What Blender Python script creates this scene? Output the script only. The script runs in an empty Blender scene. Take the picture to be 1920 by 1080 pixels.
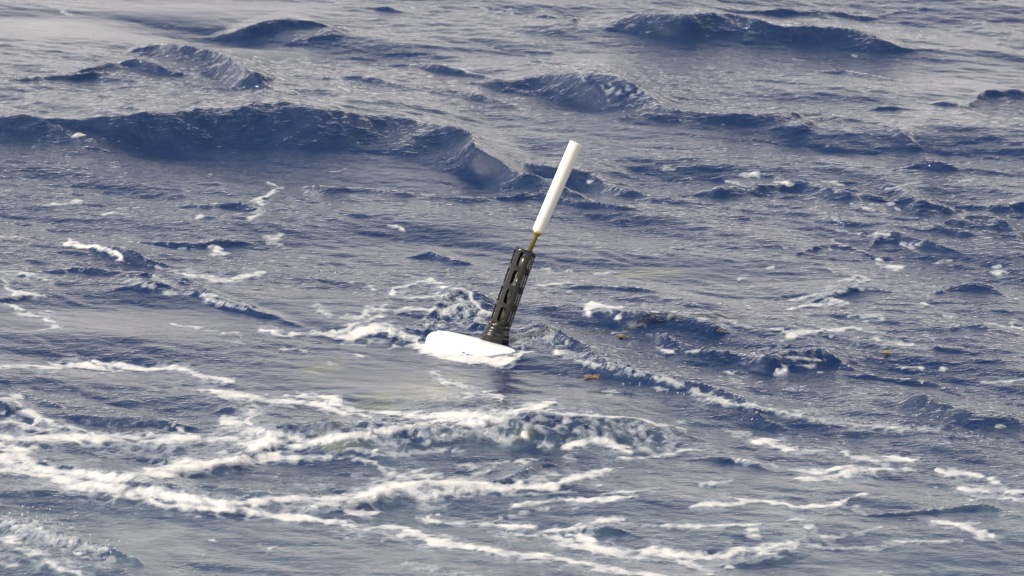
import bpy, bmesh, math, random
import numpy as np
from mathutils import Vector, Matrix

random.seed(7)
R = math.radians
scene = bpy.context.scene
COL = scene.collection

# ------------------------------------------------------------------ camera
CAM_H, PITCH, HFOV = 5.2, R(15.0), R(10.0)
FPX = 960.0 / math.tan(HFOV / 2)                  # focal length in photo pixels
cam_d = bpy.data.cameras.new('camera')
cam = bpy.data.objects.new('camera', cam_d)
COL.objects.link(cam)
cam.location = (0, 0, CAM_H)
cam.rotation_euler = (math.pi / 2 - PITCH, 0, 0)
cam_d.sensor_width = 36
cam_d.lens = 18 / math.tan(HFOV / 2)
cam_d.clip_start = 0.5
cam_d.clip_end = 30000
cam_d.dof.use_dof = True
cam_d.dof.focus_distance = CAM_H / math.sin(R(15.6))
cam_d.dof.aperture_fstop = 10
scene.camera = cam

# ------------------------------------------------------------------ sky and sun
SUN_EL, SUN_AZ = R(48), R(254)                    # azimuth clockwise from +Y: behind and left of the camera
world = bpy.data.worlds.new('World')
scene.world = world
world.use_nodes = True
wn, wl = world.node_tree.nodes, world.node_tree.links
wn.clear()
w_out = wn.new('ShaderNodeOutputWorld')
w_bg = wn.new('ShaderNodeBackground')
w_sky = wn.new('ShaderNodeTexSky')
w_sky.sky_type = 'NISHITA'
w_sky.sun_disc = False
w_sky.sun_elevation = SUN_EL
w_sky.sun_rotation = SUN_AZ
w_sky.dust_density = 1.5
w_tc = wn.new('ShaderNodeTexCoord')
w_map = wn.new('ShaderNodeMapping')
w_map.inputs['Scale'].default_value = (1.0, 1.0, 2.6)
w_no = wn.new('ShaderNodeTexNoise')
w_no.inputs['Scale'].default_value = 2.3
w_no.inputs['Detail'].default_value = 6
w_no.inputs['Roughness'].default_value = 0.55
w_rp = wn.new('ShaderNodeValToRGB')
w_rp.color_ramp.elements[0].position = 0.24
w_rp.color_ramp.elements[1].position = 0.46
w_mix = wn.new('ShaderNodeMixRGB')
CLOUD = (10.6, 9.9, 9.2, 1)
w_mix.inputs['Color2'].default_value = CLOUD
# clouds thin out towards the zenith and stop at the horizon
w_sep = wn.new('ShaderNodeSeparateXYZ')
w_mr = wn.new('ShaderNodeMapRange')
w_mr.inputs['From Min'].default_value = 0.26
w_mr.inputs['From Max'].default_value = 0.52
w_mr.inputs['To Min'].default_value = 1.0
w_mr.inputs['To Max'].default_value = 0.12
w_mu = wn.new('ShaderNodeMath'); w_mu.operation = 'MULTIPLY'
w_gt = wn.new('ShaderNodeMath'); w_gt.operation = 'GREATER_THAN'; w_gt.inputs[1].default_value = 0.0
w_mu2 = wn.new('ShaderNodeMath'); w_mu2.operation = 'MULTIPLY'
wl.new(w_tc.outputs['Generated'], w_map.inputs['Vector'])
wl.new(w_map.outputs['Vector'], w_no.inputs['Vector'])
wl.new(w_no.outputs['Fac'], w_rp.inputs['Fac'])
wl.new(w_tc.outputs['Generated'], w_sep.inputs[0])
wl.new(w_sep.outputs['Z'], w_mr.inputs['Value'])
wl.new(w_sep.outputs['Z'], w_gt.inputs[0])
wl.new(w_rp.outputs['Color'], w_mu.inputs[0])
wl.new(w_mr.outputs['Result'], w_mu.inputs[1])
wl.new(w_mu.outputs[0], w_mu2.inputs[0])
wl.new(w_gt.outputs[0], w_mu2.inputs[1])
wl.new(w_mu2.outputs[0], w_mix.inputs['Fac'])
wl.new(w_sky.outputs['Color'], w_mix.inputs['Color1'])
wl.new(w_mix.outputs['Color'], w_bg.inputs['Color'])
wl.new(w_bg.outputs[0], w_out.inputs[0])
w_bg.inputs['Strength'].default_value = 0.11

sun_d = bpy.data.lights.new('sun', 'SUN')
sun_d.energy = 3.9
sun_d.angle = R(0.5)
sun_d.color = (1.0, 0.94, 0.84)
sun = bpy.data.objects.new('sun', sun_d)
COL.objects.link(sun)
sun_dir = Vector((math.sin(SUN_AZ) * math.cos(SUN_EL), math.cos(SUN_AZ) * math.cos(SUN_EL), math.sin(SUN_EL)))
sun.rotation_euler = sun_dir.to_track_quat('Z', 'Y').to_euler()
sun.location = sun_dir * 30

vs = scene.view_settings
vs.view_transform = 'Standard'
vs.look = 'None'
vs.gamma = 1
vs.exposure = 0.32
vs.use_curve_mapping = False
scene.render.engine = 'CYCLES'

# ------------------------------------------------------------------ helpers
CU = np.array([0, math.sin(PITCH), math.cos(PITCH)])
CF = np.array([0, math.cos(PITCH), -math.sin(PITCH)])

def ray(px, py):
    return CF + np.array([1, 0, 0]) * ((px - 960) / FPX) + CU * ((540 - py) / FPX)

def at(px, py, z=0.0):
    """point of the level z seen at photo pixel px, py"""
    r = ray(px, py)
    t = (z - CAM_H) / r[2]
    return np.array([0, 0, CAM_H]) + r * t

def proj(X, Y, Z):
    dz = Z - CAM_H
    f = Y * CF[1] + dz * CF[2]
    u = Y * CU[1] + dz * CU[2]
    f = np.where(f < 0.5, 0.5, f)
    return 960 + FPX * X / f, 540 - FPX * u / f

def tag(o, label=None, cat=None, group=None, kind=None):
    if label: o['label'] = label
    if cat: o['category'] = cat
    if group: o['group'] = group
    if kind: o['kind'] = kind
    return o

def obj(name, bm, m, parent=None, smooth=True):
    me = bpy.data.meshes.new(name)
    bmesh.ops.recalc_face_normals(bm, faces=bm.faces)
    bm.to_mesh(me); bm.free()
    me.materials.append(m)
    if smooth:
        for p in me.polygons: p.use_smooth = True
    o = bpy.data.objects.new(name, me)
    COL.objects.link(o)
    if parent: o.parent = parent
    return o

def lathe(prof, n=48, bm=None, mat=None):
    """prof: (radius, z) list; returns bmesh"""
    bm = bm or bmesh.new()
    rings = []
    for r, z in prof:
        if r < 1e-6:
            rings.append([bm.verts.new((0, 0, z))])
        else:
            rings.append([bm.verts.new((r * math.cos(2 * math.pi * k / n), r * math.sin(2 * math.pi * k / n), z)) for k in range(n)])
    for a, b in zip(rings, rings[1:]):
        for k in range(n):
            k2 = (k + 1) % n
            if len(a) == 1 and len(b) == 1: continue
            if len(a) == 1: bm.faces.new((a[0], b[k], b[k2]))
            elif len(b) == 1: bm.faces.new((a[k], a[k2], b[0]))
            else: bm.faces.new((a[k], a[k2], b[k2], b[k]))
    if mat is not None: bm.transform(mat)
    return bm

# ------------------------------------------------------------------ materials
def new_mat(name):
    m = bpy.data.materials.new(name)
    m.use_nodes = True
    m.node_tree.nodes.clear()
    return m, m.node_tree.nodes, m.node_tree.links

def simple(name, col, rough, metal=0.0, noise=0.15, nscale=40, bump=0.0, dirt=None, spec=0.5):
    m, n, l = new_mat(name)
    out = n.new('ShaderNodeOutputMaterial')
    p = n.new('ShaderNodeBsdfPrincipled')
    tc = n.new('ShaderNodeTexCoord')
    no = n.new('ShaderNodeTexNoise'); no.inputs['Scale'].default_value = nscale; no.inputs['Detail'].default_value = 5
    l.new(tc.outputs['Object'], no.inputs['Vector'])
    mx = n.new('ShaderNodeMixRGB')
    mx.inputs['Color1'].default_value = (*[c * (1 - noise) for c in col], 1)
    mx.inputs['Color2'].default_value = (*[min(1, c * (1 + noise)) for c in col], 1)
    l.new(no.outputs['Fac'], mx.inputs['Fac'])
    last = mx.outputs['Color']
    if dirt:
        n2 = n.new('ShaderNodeTexNoise'); n2.inputs['Scale'].default_value = nscale * 0.6; n2.inputs['Detail'].default_value = 8
        n2.inputs['Roughness'].default_value = 0.7
        rp = n.new('ShaderNodeValToRGB'); rp.color_ramp.elements[0].position = 0.56; rp.color_ramp.elements[1].position = 0.7
        l.new(tc.outputs['Object'], n2.inputs['Vector']); l.new(n2.outputs['Fac'], rp.inputs['Fac'])
        m2 = n.new('ShaderNodeMixRGB'); m2.inputs['Color2'].default_value = (*dirt, 1)
        l.new(rp.outputs['Color'], m2.inputs['Fac']); l.new(last, m2.inputs['Color1'])
        last = m2.outputs['Color']
    l.new(last, p.inputs['Base Color'])
    p.inputs['Roughness'].default_value = rough
    p.inputs['Metallic'].default_value = metal
    p.inputs['Specular IOR Level'].default_value = spec
    if bump:
        b = n.new('ShaderNodeBump'); b.inputs['Strength'].default_value = bump; b.inputs['Distance'].default_value = 0.002
        l.new(no.outputs['Fac'], b.inputs['Height']); l.new(b.outputs['Normal'], p.inputs['Normal'])
    l.new(p.outputs[0], out.inputs[0])
    return m

M_white = simple('white_plastic', (0.70, 0.66, 0.585), 0.42, noise=0.05, nscale=30, dirt=(0.60, 0.55, 0.46), bump=0.1)
M_hull = simple('white_hull_paint', (0.76, 0.745, 0.70), 0.35, noise=0.06, nscale=14, dirt=(0.60, 0.585, 0.52))
M_black = simple('black_plastic', (0.012, 0.0112, 0.0098), 0.27, noise=0.3, nscale=60, bump=0.5, dirt=(0.032, 0.028, 0.022))
M_brass = simple('brass', (0.42, 0.31, 0.09), 0.42, metal=0.75, noise=0.2, nscale=90, dirt=(0.20, 0.16, 0.07))
M_grey = simple('sensor_grey', (0.05, 0.045, 0.037), 0.3, noise=0.3, nscale=60)
M_yellow = simple('yellow_hull_paint', (0.80, 0.62, 0.05), 0.6, noise=0.1, nscale=10)
M_blue = simple('blue_print', (0.06, 0.16, 0.45), 0.5, noise=0.3, nscale=80)
M_weed = simple('seaweed', (0.30, 0.21, 0.09), 0.5, noise=0.5, nscale=50)

def math_node(n, l, op, a, b=None, clamp=False):
    x = n.new('ShaderNodeMath'); x.operation = op; x.use_clamp = clamp
    for i, v in enumerate((a, b)):
        if v is None: continue
        if isinstance(v, (int, float)): x.inputs[i].default_value = v
        else: l.new(v, x.inputs[i])
    return x.outputs[0]

def noise_node(n, l, vec, scale, detail=4, rough=0.5, dist=0.0):
    x = n.new('ShaderNodeTexNoise')
    x.inputs['Scale'].default_value = scale; x.inputs['Detail'].default_value = detail
    x.inputs['Roughness'].default_value = rough; x.inputs['Distortion'].default_value = dist
    l.new(vec, x.inputs['Vector'])
    return x.outputs['Fac']

def ramp(n, l, fac, p0, p1):
    x = n.new('ShaderNodeMapRange'); x.interpolation_type = 'SMOOTHSTEP'
    x.inputs['From Min'].default_value = p0; x.inputs['From Max'].default_value = p1
    l.new(fac, x.inputs['Value'])
    return x.outputs['Result']

def foam_shader(n, l, geo_pos, foam):
    """bubbly white foam shader; returns (shader output, opacity factor)"""
    big = noise_node(n, l, geo_pos, 26, 5, 0.6, 0.6)
    fine = noise_node(n, l, geo_pos, 150, 4, 0.65)
    vor = n.new('ShaderNodeTexVoronoi'); vor.inputs['Scale'].default_value = 120
    l.new(geo_pos, vor.inputs['Vector'])
    hole = math_node(n, l, 'ADD', math_node(n, l, 'MULTIPLY', big, 0.60), math_node(n, l, 'MULTIPLY', fine, 0.50))
    v = math_node(n, l, 'ADD', foam, math_node(n, l, 'SUBTRACT', hole, 0.55))
    ve = n.new('ShaderNodeTexVoronoi'); ve.feature = 'DISTANCE_TO_EDGE'; ve.inputs['Scale'].default_value = 15
    vm = n.new('ShaderNodeMapping'); vm.inputs['Scale'].default_value = (0.8, 1, 1)
    vd = n.new('ShaderNodeTexNoise'); vd.inputs['Scale'].default_value = 12; vd.inputs['Detail'].default_value = 4
    l.new(geo_pos, vd.inputs['Vector'])
    va = n.new('ShaderNodeVectorMath'); va.operation = 'MULTIPLY_ADD'
    va.inputs[1].default_value = (0.16, 0.16, 0.16)
    l.new(vd.outputs['Color'], va.inputs[0]); l.new(geo_pos, va.inputs[2])
    l.new(va.outputs[0], vm.inputs['Vector']); l.new(vm.outputs[0], ve.inputs['Vector'])
    lace = ramp(n, l, ve.outputs['Distance'], 0.28, 0.02)
    keep = ramp(n, l, foam, 0.45, 1.05)
    v = math_node(n, l, 'ADD', v, math_node(n, l, 'MULTIPLY', math_node(n, l, 'SUBTRACT', lace, 0.55), math_node(n, l, 'SUBTRACT', 0.55, math_node(n, l, 'MULTIPLY', keep, 0.42))))
    fac = math_node(n, l, 'MULTIPLY', ramp(n, l, v, 0.12, 0.95), ramp(n, l, foam, 0.04, 0.34))
    col = n.new('ShaderNodeMixRGB')
    col.inputs['Color1'].default_value = (0.26, 0.28, 0.31, 1)
    col.inputs['Color2'].default_value = (0.76, 0.705, 0.62, 1)
    l.new(ramp(n, l, v, 0.48, 1.7), col.inputs['Fac'])
    h = math_node(n, l, 'ADD', math_node(n, l, 'MULTIPLY', big, 0.8), math_node(n, l, 'MULTIPLY', vor.outputs['Distance'], 0.5))
    b = n.new('ShaderNodeBump'); b.inputs['Strength'].default_value = 0.35; b.inputs['Distance'].default_value = 0.008
    l.new(h, b.inputs['Height'])
    p = n.new('ShaderNodeBsdfPrincipled')
    p.inputs['Roughness'].default_value = 0.6
    p.inputs['Specular IOR Level'].default_value = 0.25
    l.new(col.outputs[0], p.inputs['Base Color'])
    l.new(b.outputs['Normal'], p.inputs['Normal'])
    return p.outputs[0], fac

def water_material():
    m, n, l = new_mat('sea_water')
    out = n.new('ShaderNodeOutputMaterial')
    geo = n.new('ShaderNodeNewGeometry')
    pos = geo.outputs['Position']
    at_ = n.new('ShaderNodeAttribute'); at_.attribute_name = 'seamap'
    sp = n.new('ShaderNodeSeparateColor'); l.new(at_.outputs['Color'], sp.inputs[0])
    foam, aer, rip = sp.outputs[0], sp.outputs[1], sp.outputs[2]
    # fine ripples below the size of the mesh
    mp = n.new('ShaderNodeMapping'); mp.inputs['Rotation'].default_value = (0, 0, R(20)); mp.inputs['Scale'].default_value = (0.5, 1.0, 1)
    l.new(pos, mp.inputs['Vector'])
    r1 = noise_node(n, l, mp.outputs[0], 46, 3, 0.55, 0.9)
    r2 = noise_node(n, l, mp.outputs[0], 125, 3, 0.6, 0.5)
    hh = math_node(n, l, 'ADD', r1, math_node(n, l, 'MULTIPLY', r2, 0.34))
    b = n.new('ShaderNodeBump'); b.inputs['Distance'].default_value = 0.0050
    l.new(math_node(n, l, 'MULTIPLY', hh, rip), b.inputs['Height']); b.inputs['Strength'].default_value = 1.0
    fr = n.new('ShaderNodeFresnel'); fr.inputs['IOR'].default_value = 1.48
    l.new(b.outputs['Normal'], fr.inputs['Normal'])
    gl = n.new('ShaderNodeBsdfGlossy'); gl.inputs['Roughness'].default_value = 0.03
    gl.inputs['Color'].default_value = (1, 1, 1, 1)
    l.new(b.outputs['Normal'], gl.inputs['Normal'])
    # light scattered back out of the deep blue body of the sea, greener where full of air bubbles
    col = n.new('ShaderNodeMixRGB')
    col.inputs['Color1'].default_value = (0.0014, 0.018, 0.076, 1)
    col.inputs['Color2'].default_value = (0.125, 0.170, 0.200, 1)
    an = noise_node(n, l, pos, 5, 5, 0.6, 0.8)
    aerm = math_node(n, l, 'MULTIPLY', aer, ramp(n, l, an, 0.25, 0.75), True)
    l.new(aerm, col.inputs['Fac'])
    wc = n.new('ShaderNodeMixRGB'); wc.inputs['Color2'].default_value = (0.19, 0.20, 0.085, 1)
    wf_ = math_node(n, l, 'MULTIPLY', at_.outputs['Alpha'], ramp(n, l, noise_node(n, l, pos, 9, 6, 0.65, 0.6), 0.3, 0.75))
    l.new(wf_, wc.inputs['Fac']); l.new(col.outputs[0], wc.inputs['Color1']); col = wc
    df = n.new('ShaderNodeBsdfDiffuse'); l.new(col.outputs[0], df.inputs['Color'])
    l.new(b.outputs['Normal'], df.inputs['Normal'])
    tr = n.new('ShaderNodeBsdfTransparent'); tr.inputs['Color'].default_value = (0.55, 0.85, 0.9, 1)
    mt = n.new('ShaderNodeMixShader'); mt.inputs[0].default_value = 0.28
    l.new(df.outputs[0], mt.inputs[1]); l.new(tr.outputs[0], mt.inputs[2])
    mf = n.new('ShaderNodeMixShader')
    l.new(fr.outputs[0], mf.inputs[0]); l.new(mt.outputs[0], mf.inputs[1]); l.new(gl.outputs[0], mf.inputs[2])
    fs, ff = foam_shader(n, l, pos, foam)
    mo = n.new('ShaderNodeMixShader')
    l.new(math_node(n, l, 'MULTIPLY', ff, 0.85), mo.inputs[0]); l.new(mf.outputs[0], mo.inputs[1]); l.new(fs, mo.inputs[2])
    l.new(mo.outputs[0], out.inputs[0])
    return m

def foam_material():
    m, n, l = new_mat('sea_foam')
    out = n.new('ShaderNodeOutputMaterial')
    geo = n.new('ShaderNodeNewGeometry')
    at_ = n.new('ShaderNodeAttribute'); at_.attribute_name = 'seamap'
    sp = n.new('ShaderNodeSeparateColor'); l.new(at_.outputs['Color'], sp.inputs[0])
    fs, ff = foam_shader(n, l, geo.outputs['Position'], sp.outputs[0])
    edge = ramp(n, l, sp.outputs[0], 0.5, 0.75)
    tr = n.new('ShaderNodeBsdfTransparent')
    mo = n.new('ShaderNodeMixShader')
    l.new(math_node(n, l, 'MULTIPLY', ff, edge), mo.inputs[0]); l.new(tr.outputs[0], mo.inputs[1]); l.new(fs, mo.inputs[2])
    l.new(mo.outputs[0], out.inputs[0])
    return m

def drop_material():
    m, n, l = new_mat('water_droplet')
    out = n.new('ShaderNodeOutputMaterial')
    p = n.new('ShaderNodeBsdfPrincipled')
    p.inputs['Base Color'].default_value = (0.75, 0.8, 0.85, 1)
    p.inputs['Roughness'].default_value = 0.08
    p.inputs['IOR'].default_value = 1.33
    p.inputs['Transmission Weight'].default_value = 0.6
    l.new(p.outputs[0], out.inputs[0])
    return m

M_sea, M_foam, M_drop = water_material(), foam_material(), drop_material()

# ------------------------------------------------------------------ sea surface: axes of the sheet
def axis(lo, hi, step, far_lo, far_hi, grow=1.22):
    c = list(np.arange(lo, hi + step / 2, step))
    s, a = step, []
    x = lo
    while x > far_lo:
        s *= grow; x -= s; a.append(x)
    s, b = step, []
    x = c[-1]
    while x < far_hi:
        s *= grow; x += s; b.append(x)
    return np.array(a[::-1] + c + b)

GX = axis(-2.55, 2.55, 0.0052, -6000, 6000)
GY = axis(15.2, 25.4, 0.0100, -6000, 9000)
NX, NY = len(GX), len(GY)
X0, Y0 = np.meshgrid(GX, GY)
# 1 in the detailed patch, fading out where cells get large
def fadeaxis(g, lim):
    d = np.gradient(g)
    return np.clip(1 - (d - lim) / (lim * 2), 0, 1)
def detail(lam):
    return np.minimum(fadeaxis(GX, lam / 4)[None, :], fadeaxis(GY, lam / 4)[:, None])

# ------------------------------------------------------------------ random wave fields (periodic tiles)
TLX, TLY, TN = 8.0, 14.0, 2048
kx = np.fft.fftfreq(TN, TLX / TN)[None, :]
ky = np.fft.fftfreq(TN, TLY / TN)[:, None]
K = np.hypot(kx, ky); K[0, 0] = 1e-6
RNG = np.random.default_rng(11)

def field(lmin, lmax, power, direction=None, spread=2.0, chop=False):
    """random field with wavelengths lmin..lmax (metres), unit rms"""
    amp = np.where((K > 1 / lmax) & (K < 1 / lmin), K ** (-power), 0)
    amp = amp * np.exp(-(K * lmin) ** 4)
    if direction is not None:
        th = np.arctan2(ky, kx) - direction
        amp = amp * (np.abs(np.cos(th)) ** spread + 0.12)
    F = np.fft.fft2(RNG.standard_normal((TN, TN))) * amp
    h = np.real(np.fft.ifft2(F)); s = h.std(); h /= s
    if not chop: return h
    dx = np.real(np.fft.ifft2(-1j * kx / K * F)) / s
    dy = np.real(np.fft.ifft2(-1j * ky / K * F)) / s
    return h, dx, dy

IXf = (GX / TLX * TN) % TN; IYf = (GY / TLY * TN) % TN
ix0 = np.floor(IXf).astype(int) % TN; ix1 = (ix0 + 1) % TN; fx = (IXf - np.floor(IXf))[None, :].astype(np.float32)
iy0 = np.floor(IYf).astype(int) % TN; iy1 = (iy0 + 1) % TN; fy = (IYf - np.floor(IYf))[:, None].astype(np.float32)
def samp(t):
    t = t.astype(np.float32)
    a = t[np.ix_(iy0, ix0)] * (1 - fx) + t[np.ix_(iy0, ix1)] * fx
    b = t[np.ix_(iy1, ix0)] * (1 - fx) + t[np.ix_(iy1, ix1)] * fx
    return a * (1 - fy) + b * fy

# ------------------------------------------------------------------ zones, given on the level water plane
U0, V0 = proj(X0, Y0, 0 * X0)
def blob(cx, cy, rx, ry):
    return np.exp(-(((U0 - cx) / rx) ** 2 + ((V0 - cy) / ry) ** 2))
calm = np.zeros_like(X0)
for b_ in [(280, 600, 400, 48, .97), (740, 705, 260, 50, .93), (1150, 745, 180, 34, .85), (330, 18, 340, 30, .9), (130, 45, 260, 45, .92), (480, 90, 150, 16, .75), (300, 705, 260, 22, .5),
           (880, 460, 360, 45, .55), (1280, 505, 300, 28, .6), (330, 1010, 330, 48, .85), (1650, 1040, 360, 50, .75), (1150, 960, 400, 80, .55), (1350, 900, 300, 40, .5), (700, 1050, 300, 40, .7),
           (1100, 250, 300, 40, .45), (1650, 150, 300, 50, .45), (700, 320, 260, 35, .5), (1250, 110, 400, 40, .3), (1500, 420, 120, 30, .4)]:
    calm = np.maximum(calm, b_[4] * blob(*b_[:4]))
rough = np.zeros_like(X0)
for b_ in [(1450, 660, 330, 60, .8), (1250, 600, 150, 40, .6), (1650, 380, 300, 60, .7), (150, 540, 260, 60, .7), (850, 570, 150, 50, .8), (1100, 165, 150, 35, .6),
           (900, 830, 330, 45, .9), (180, 810, 260, 60, .5), (200, 130, 260, 60, .4), (1750, 780, 260, 40, .5), (60, 1010, 160, 50, .9), (500, 930, 160, 25, .5), (900, 930, 260, 40, .5)]:
    rough = np.maximum(rough, b_[4] * blob(*b_[:4]))
gain = (1 - calm) * 1.0 * (1 + 0.9 * rough)

# ------------------------------------------------------------------ crests read off the photograph:
# points (px, py, face height in px); slope of the face; gentle back
RIDGES = [
    ([(-60, 232, 30), (0, 225, 45), (60, 222, 55), (150, 212, 75), (200, 205, 85), (300, 198, 90), (450, 194, 85), (520, 180, 95), (590, 188, 90), (640, 200, 75), (720, 208, 70), (800, 226, 72), (870, 252, 72), (940, 290, 68), (1010, 330, 55), (1070, 362, 20), (1110, 380, 0)], .50),
    ([(230, 100, 0), (270, 88, 22), (320, 80, 40), (360, 92, 46), (410, 112, 56), (460, 138, 66), (510, 158, 60), (560, 182, 40), (600, 200, 0)], .44),
    ([(360, 190, 0), (410, 176, 26), (460, 164, 38), (500, 160, 40), (540, 172, 0)], .5),
    ([(120, 150, 0), (200, 130, 18), (250, 124, 28), (300, 132, 26), (340, 150, 0)], .4),
    ([(0, 157, 8), (80, 150, 12), (150, 156, 10), (230, 160, 0)], .35),
    ([(370, 52, 0), (430, 44, 14), (480, 37, 24), (530, 32, 30), (570, 38, 20), (620, 50, 0)], .4),
    ([(560, 78, 0), (600, 64, 12), (640, 60, 14), (690, 64, 0)], .35),
    ([(690, 15, 0), (735, 10, 9), (780, 17, 0)], .45),
    ([(960, 26, 0), (1010, 20, 14), (1065, 38, 12), (1110, 40, 0)], .4),
    ([(1130, 60, 0), (1190, 47, 22), (1260, 40, 40), (1300, 35, 52), (1380, 40, 45), (1450, 52, 36), (1550, 65, 26), (1640, 82, 22), (1700, 98, 0)], .42),
    ([(1500, 148, 0), (1560, 140, 10), (1640, 140, 14), (1700, 152, 0)], .4),
    ([(1380, 10, 0), (1500, 2, 12), (1620, 5, 8), (1700, 8, 0)], .35),
    ([(900, 160, 0), (950, 146, 30), (1000, 135, 45), (1060, 134, 60), (1120, 145, 65), (1200, 168, 60), (1290, 203, 45), (1380, 218, 35), (1500, 230, 20), (1560, 236, 0)], .44),
    ([(560, 146, 0), (640, 147, 10), (740, 152, 16), (830, 168, 16), (900, 185, 15), (980, 207, 0)], .45),
    ([(690, 98, 0), (760, 104, 10), (820, 112, 14), (900, 128, 13), (970, 150, 0)], .4),
    ([(520, 345, 0), (575, 340, 14), (620, 356, 16), (680, 358, 14), (800, 368, 14), (900, 374, 11), (1000, 371, 13), (1080, 378, 20), (1150, 392, 12), (1200, 405, 0)], .5),
    ([(960, 290, 0), (1050, 297, 25), (1120, 308, 40), (1160, 320, 38), (1230, 340, 30), (1300, 365, 12), (1360, 378, 0)], .42),
    ([(1420, 254, 0), (1480, 246, 12), (1530, 240, 15), (1570, 244, 0)], .5),
    ([(1540, 246, 0), (1575, 238, 18), (1610, 244, 10), (1640, 258, 0)], .5),
    ([(1620, 222, 0), (1655, 208, 12), (1690, 214, 6), (1720, 222, 0)], .5),
    ([(1660, 260, 0), (1700, 258, 16), (1740, 265, 18), (1760, 278, 0)], .5),
    ([(1730, 195, 0), (1760, 188, 14), (1800, 190, 10), (1860, 178, 12), (1920, 170, 16), (1980, 170, 0)], .45),
    ([(1690, 325, 0), (1745, 305, 16), (1790, 308, 12), (1830, 316, 0)], .45),
    ([(1310, 350, 0), (1360, 342, 18), (1410, 333, 26), (1450, 336, 20), (1500, 332, 22), (1560, 342, 26), (1620, 352, 20), (1660, 362, 0)], .44),
    ([(1640, 385, 0), (1690, 356, 36), (1730, 368, 34), (1780, 385, 20), (1830, 395, 0)], .48),
    ([(1780, 382, 0), (1830, 372, 20), (1880, 376, 26), (1940, 380, 26), (2000, 390, 0)], .44),
    ([(1770, 440, 0), (1820, 418, 26), (1870, 414, 34), (1910, 430, 20), (1960, 440, 0)], .48),
    ([(1600, 470, 0), (1660, 440, 14), (1700, 436, 18), (1760, 450, 14), (1820, 470, 0)], .45),
    ([(1480, 470, 0), (1530, 450, 12), (1580, 456, 10), (1640, 478, 0)], .45),
    ([(730, 474, 0), (780, 466, 14), (820, 474, 18), (870, 488, 0)], .42),
    ([(260, 452, 0), (330, 445, 10), (420, 446, 12), (480, 458, 0)], .42),
    ([(300, 392, 0), (380, 382, 14), (440, 384, 16), (490, 398, 0)], .42),
    ([(160, 460, 0), (220, 465, 16), (280, 482, 18), (350, 505, 0)], .44),
    ([(60, 510, 0), (150, 500, 14), (230, 522, 16), (320, 535, 18), (420, 560, 16), (500, 585, 14), (580, 610, 0)], .45),
    ([(1090, 600, 0), (1150, 592, 20), (1200, 586, 30), (1270, 585, 26), (1340, 592, 22), (1400, 612, 0)], .46),
    ([(1170, 622, 0), (1240, 636, 24), (1320, 650, 28), (1380, 655, 24), (1440, 660, 0)], .46),
    ([(1340, 680, 0), (1400, 672, 34), (1460, 655, 44), (1510, 650, 44), (1550, 643, 40), (1590, 655, 26), (1650, 680, 0)], .48),
    ([(1560, 690, 0), (1640, 690, 12), (1720, 706, 12), (1800, 728, 8), (1850, 742, 0)], .4),
    ([(1640, 745, 0), (1720, 750, 22), (1780, 760, 30), (1850, 772, 32), (1920, 780, 32), (2000, 790, 0)], .44),
    ([(1010, 560, 0), (1090, 548, 14), (1180, 545, 12), (1240, 556, 0)], .4),
    ([(985, 636, 0), (1030, 622, 26), (1070, 648, 22), (1120, 672, 22), (1180, 686, 22), (1250, 708, 22), (1330, 734, 20), (1430, 765, 10), (1500, 790, 0)], .6),
    ([(790, 610, 0), (830, 578, 26), (865, 560, 40), (900, 575, 34), (950, 600, 0)], .55),
    ([(20, 712, 0), (60, 728, 14), (90, 742, 16), (150, 768, 0)], .4),
    ([(130, 775, 0), (190, 778, 22), (260, 784, 24), (320, 792, 14), (370, 808, 0)], .46),
    ([(-40, 755, 10), (20, 760, 20), (60, 770, 0)], .46),
    ([(480, 835, 0), (520, 822, 24), (600, 812, 34), (700, 805, 44), (800, 790, 54), (900, 778, 62), (1010, 770, 62), (1110, 775, 55), (1185, 785, 48), (1250, 800, 28), (1300, 820, 0)], .5),
    ([(1250, 865, 0), (1320, 858, 14), (1390, 862, 18), (1440, 880, 0)], .42),
    ([(230, 900, 0), (290, 882, 24), (340, 872, 28), (420, 862, 26), (500, 848, 20), (560, 850, 0)], .5),
    ([(380, 935, 0), (440, 925, 20), (520, 922, 18), (580, 935, 0)], .44),
    ([(560, 945, 0), (640, 922, 24), (700, 912, 30), (770, 902, 34), (860, 908, 26), (980, 905, 18), (1050, 892, 12), (1120, 890, 0)], .5),
    ([(-60, 880, 16), (60, 892, 16), (150, 912, 18), (250, 918, 20), (350, 930, 18), (430, 948, 0)], .48),
    ([(-60, 960, 20), (30, 968, 34), (80, 985, 34), (130, 1002, 30), (190, 1035, 22), (240, 1075, 0)], .6),
    ([(1020, 1000, 0), (1085, 985, 14), (1130, 976, 18), (1180, 986, 0)], .45),
    ([(1280, 1045, 0), (1360, 1032, 14), (1440, 1018, 18), (1500, 1018, 12), (1560, 1030, 0)], .42),
    ([(1480, 570, 0), (1560, 555, 12), (1620, 548, 10), (1680, 560, 0)], .4),
    ([(1730, 565, 0), (1790, 548, 16), (1850, 545, 16), (1900, 560, 0)], .42),
    ([(1760, 640, 0), (1830, 624, 18), (1890, 632, 18), (1950, 645, 0)], .42),
    ([(1720, 640, 0), (1650, 660, 0)][::-1] + [(1760, 655, 8), (1820, 668, 0)], .4),
    ([(1560, 980, 0), (1750, 950, 14), (1800, 948, 18), (1850, 962, 0)], .42),
    ([(-40, 560, 6), (60, 556, 8), (150, 580, 0)], .35),
    ([(180, 555, 0), (260, 545, 14), (330, 548, 14), (400, 570, 0)], .42),
    ([(400, 770, 0), (440, 768, 10), (480, 780, 0)], .4),
]
jit = samp(field(0.25, 1.6, 1.4))
jit2 = samp(field(0.06, 0.3, 1.4))
YW = Y0 + 0.045 * jit + 0.006 * jit2
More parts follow.
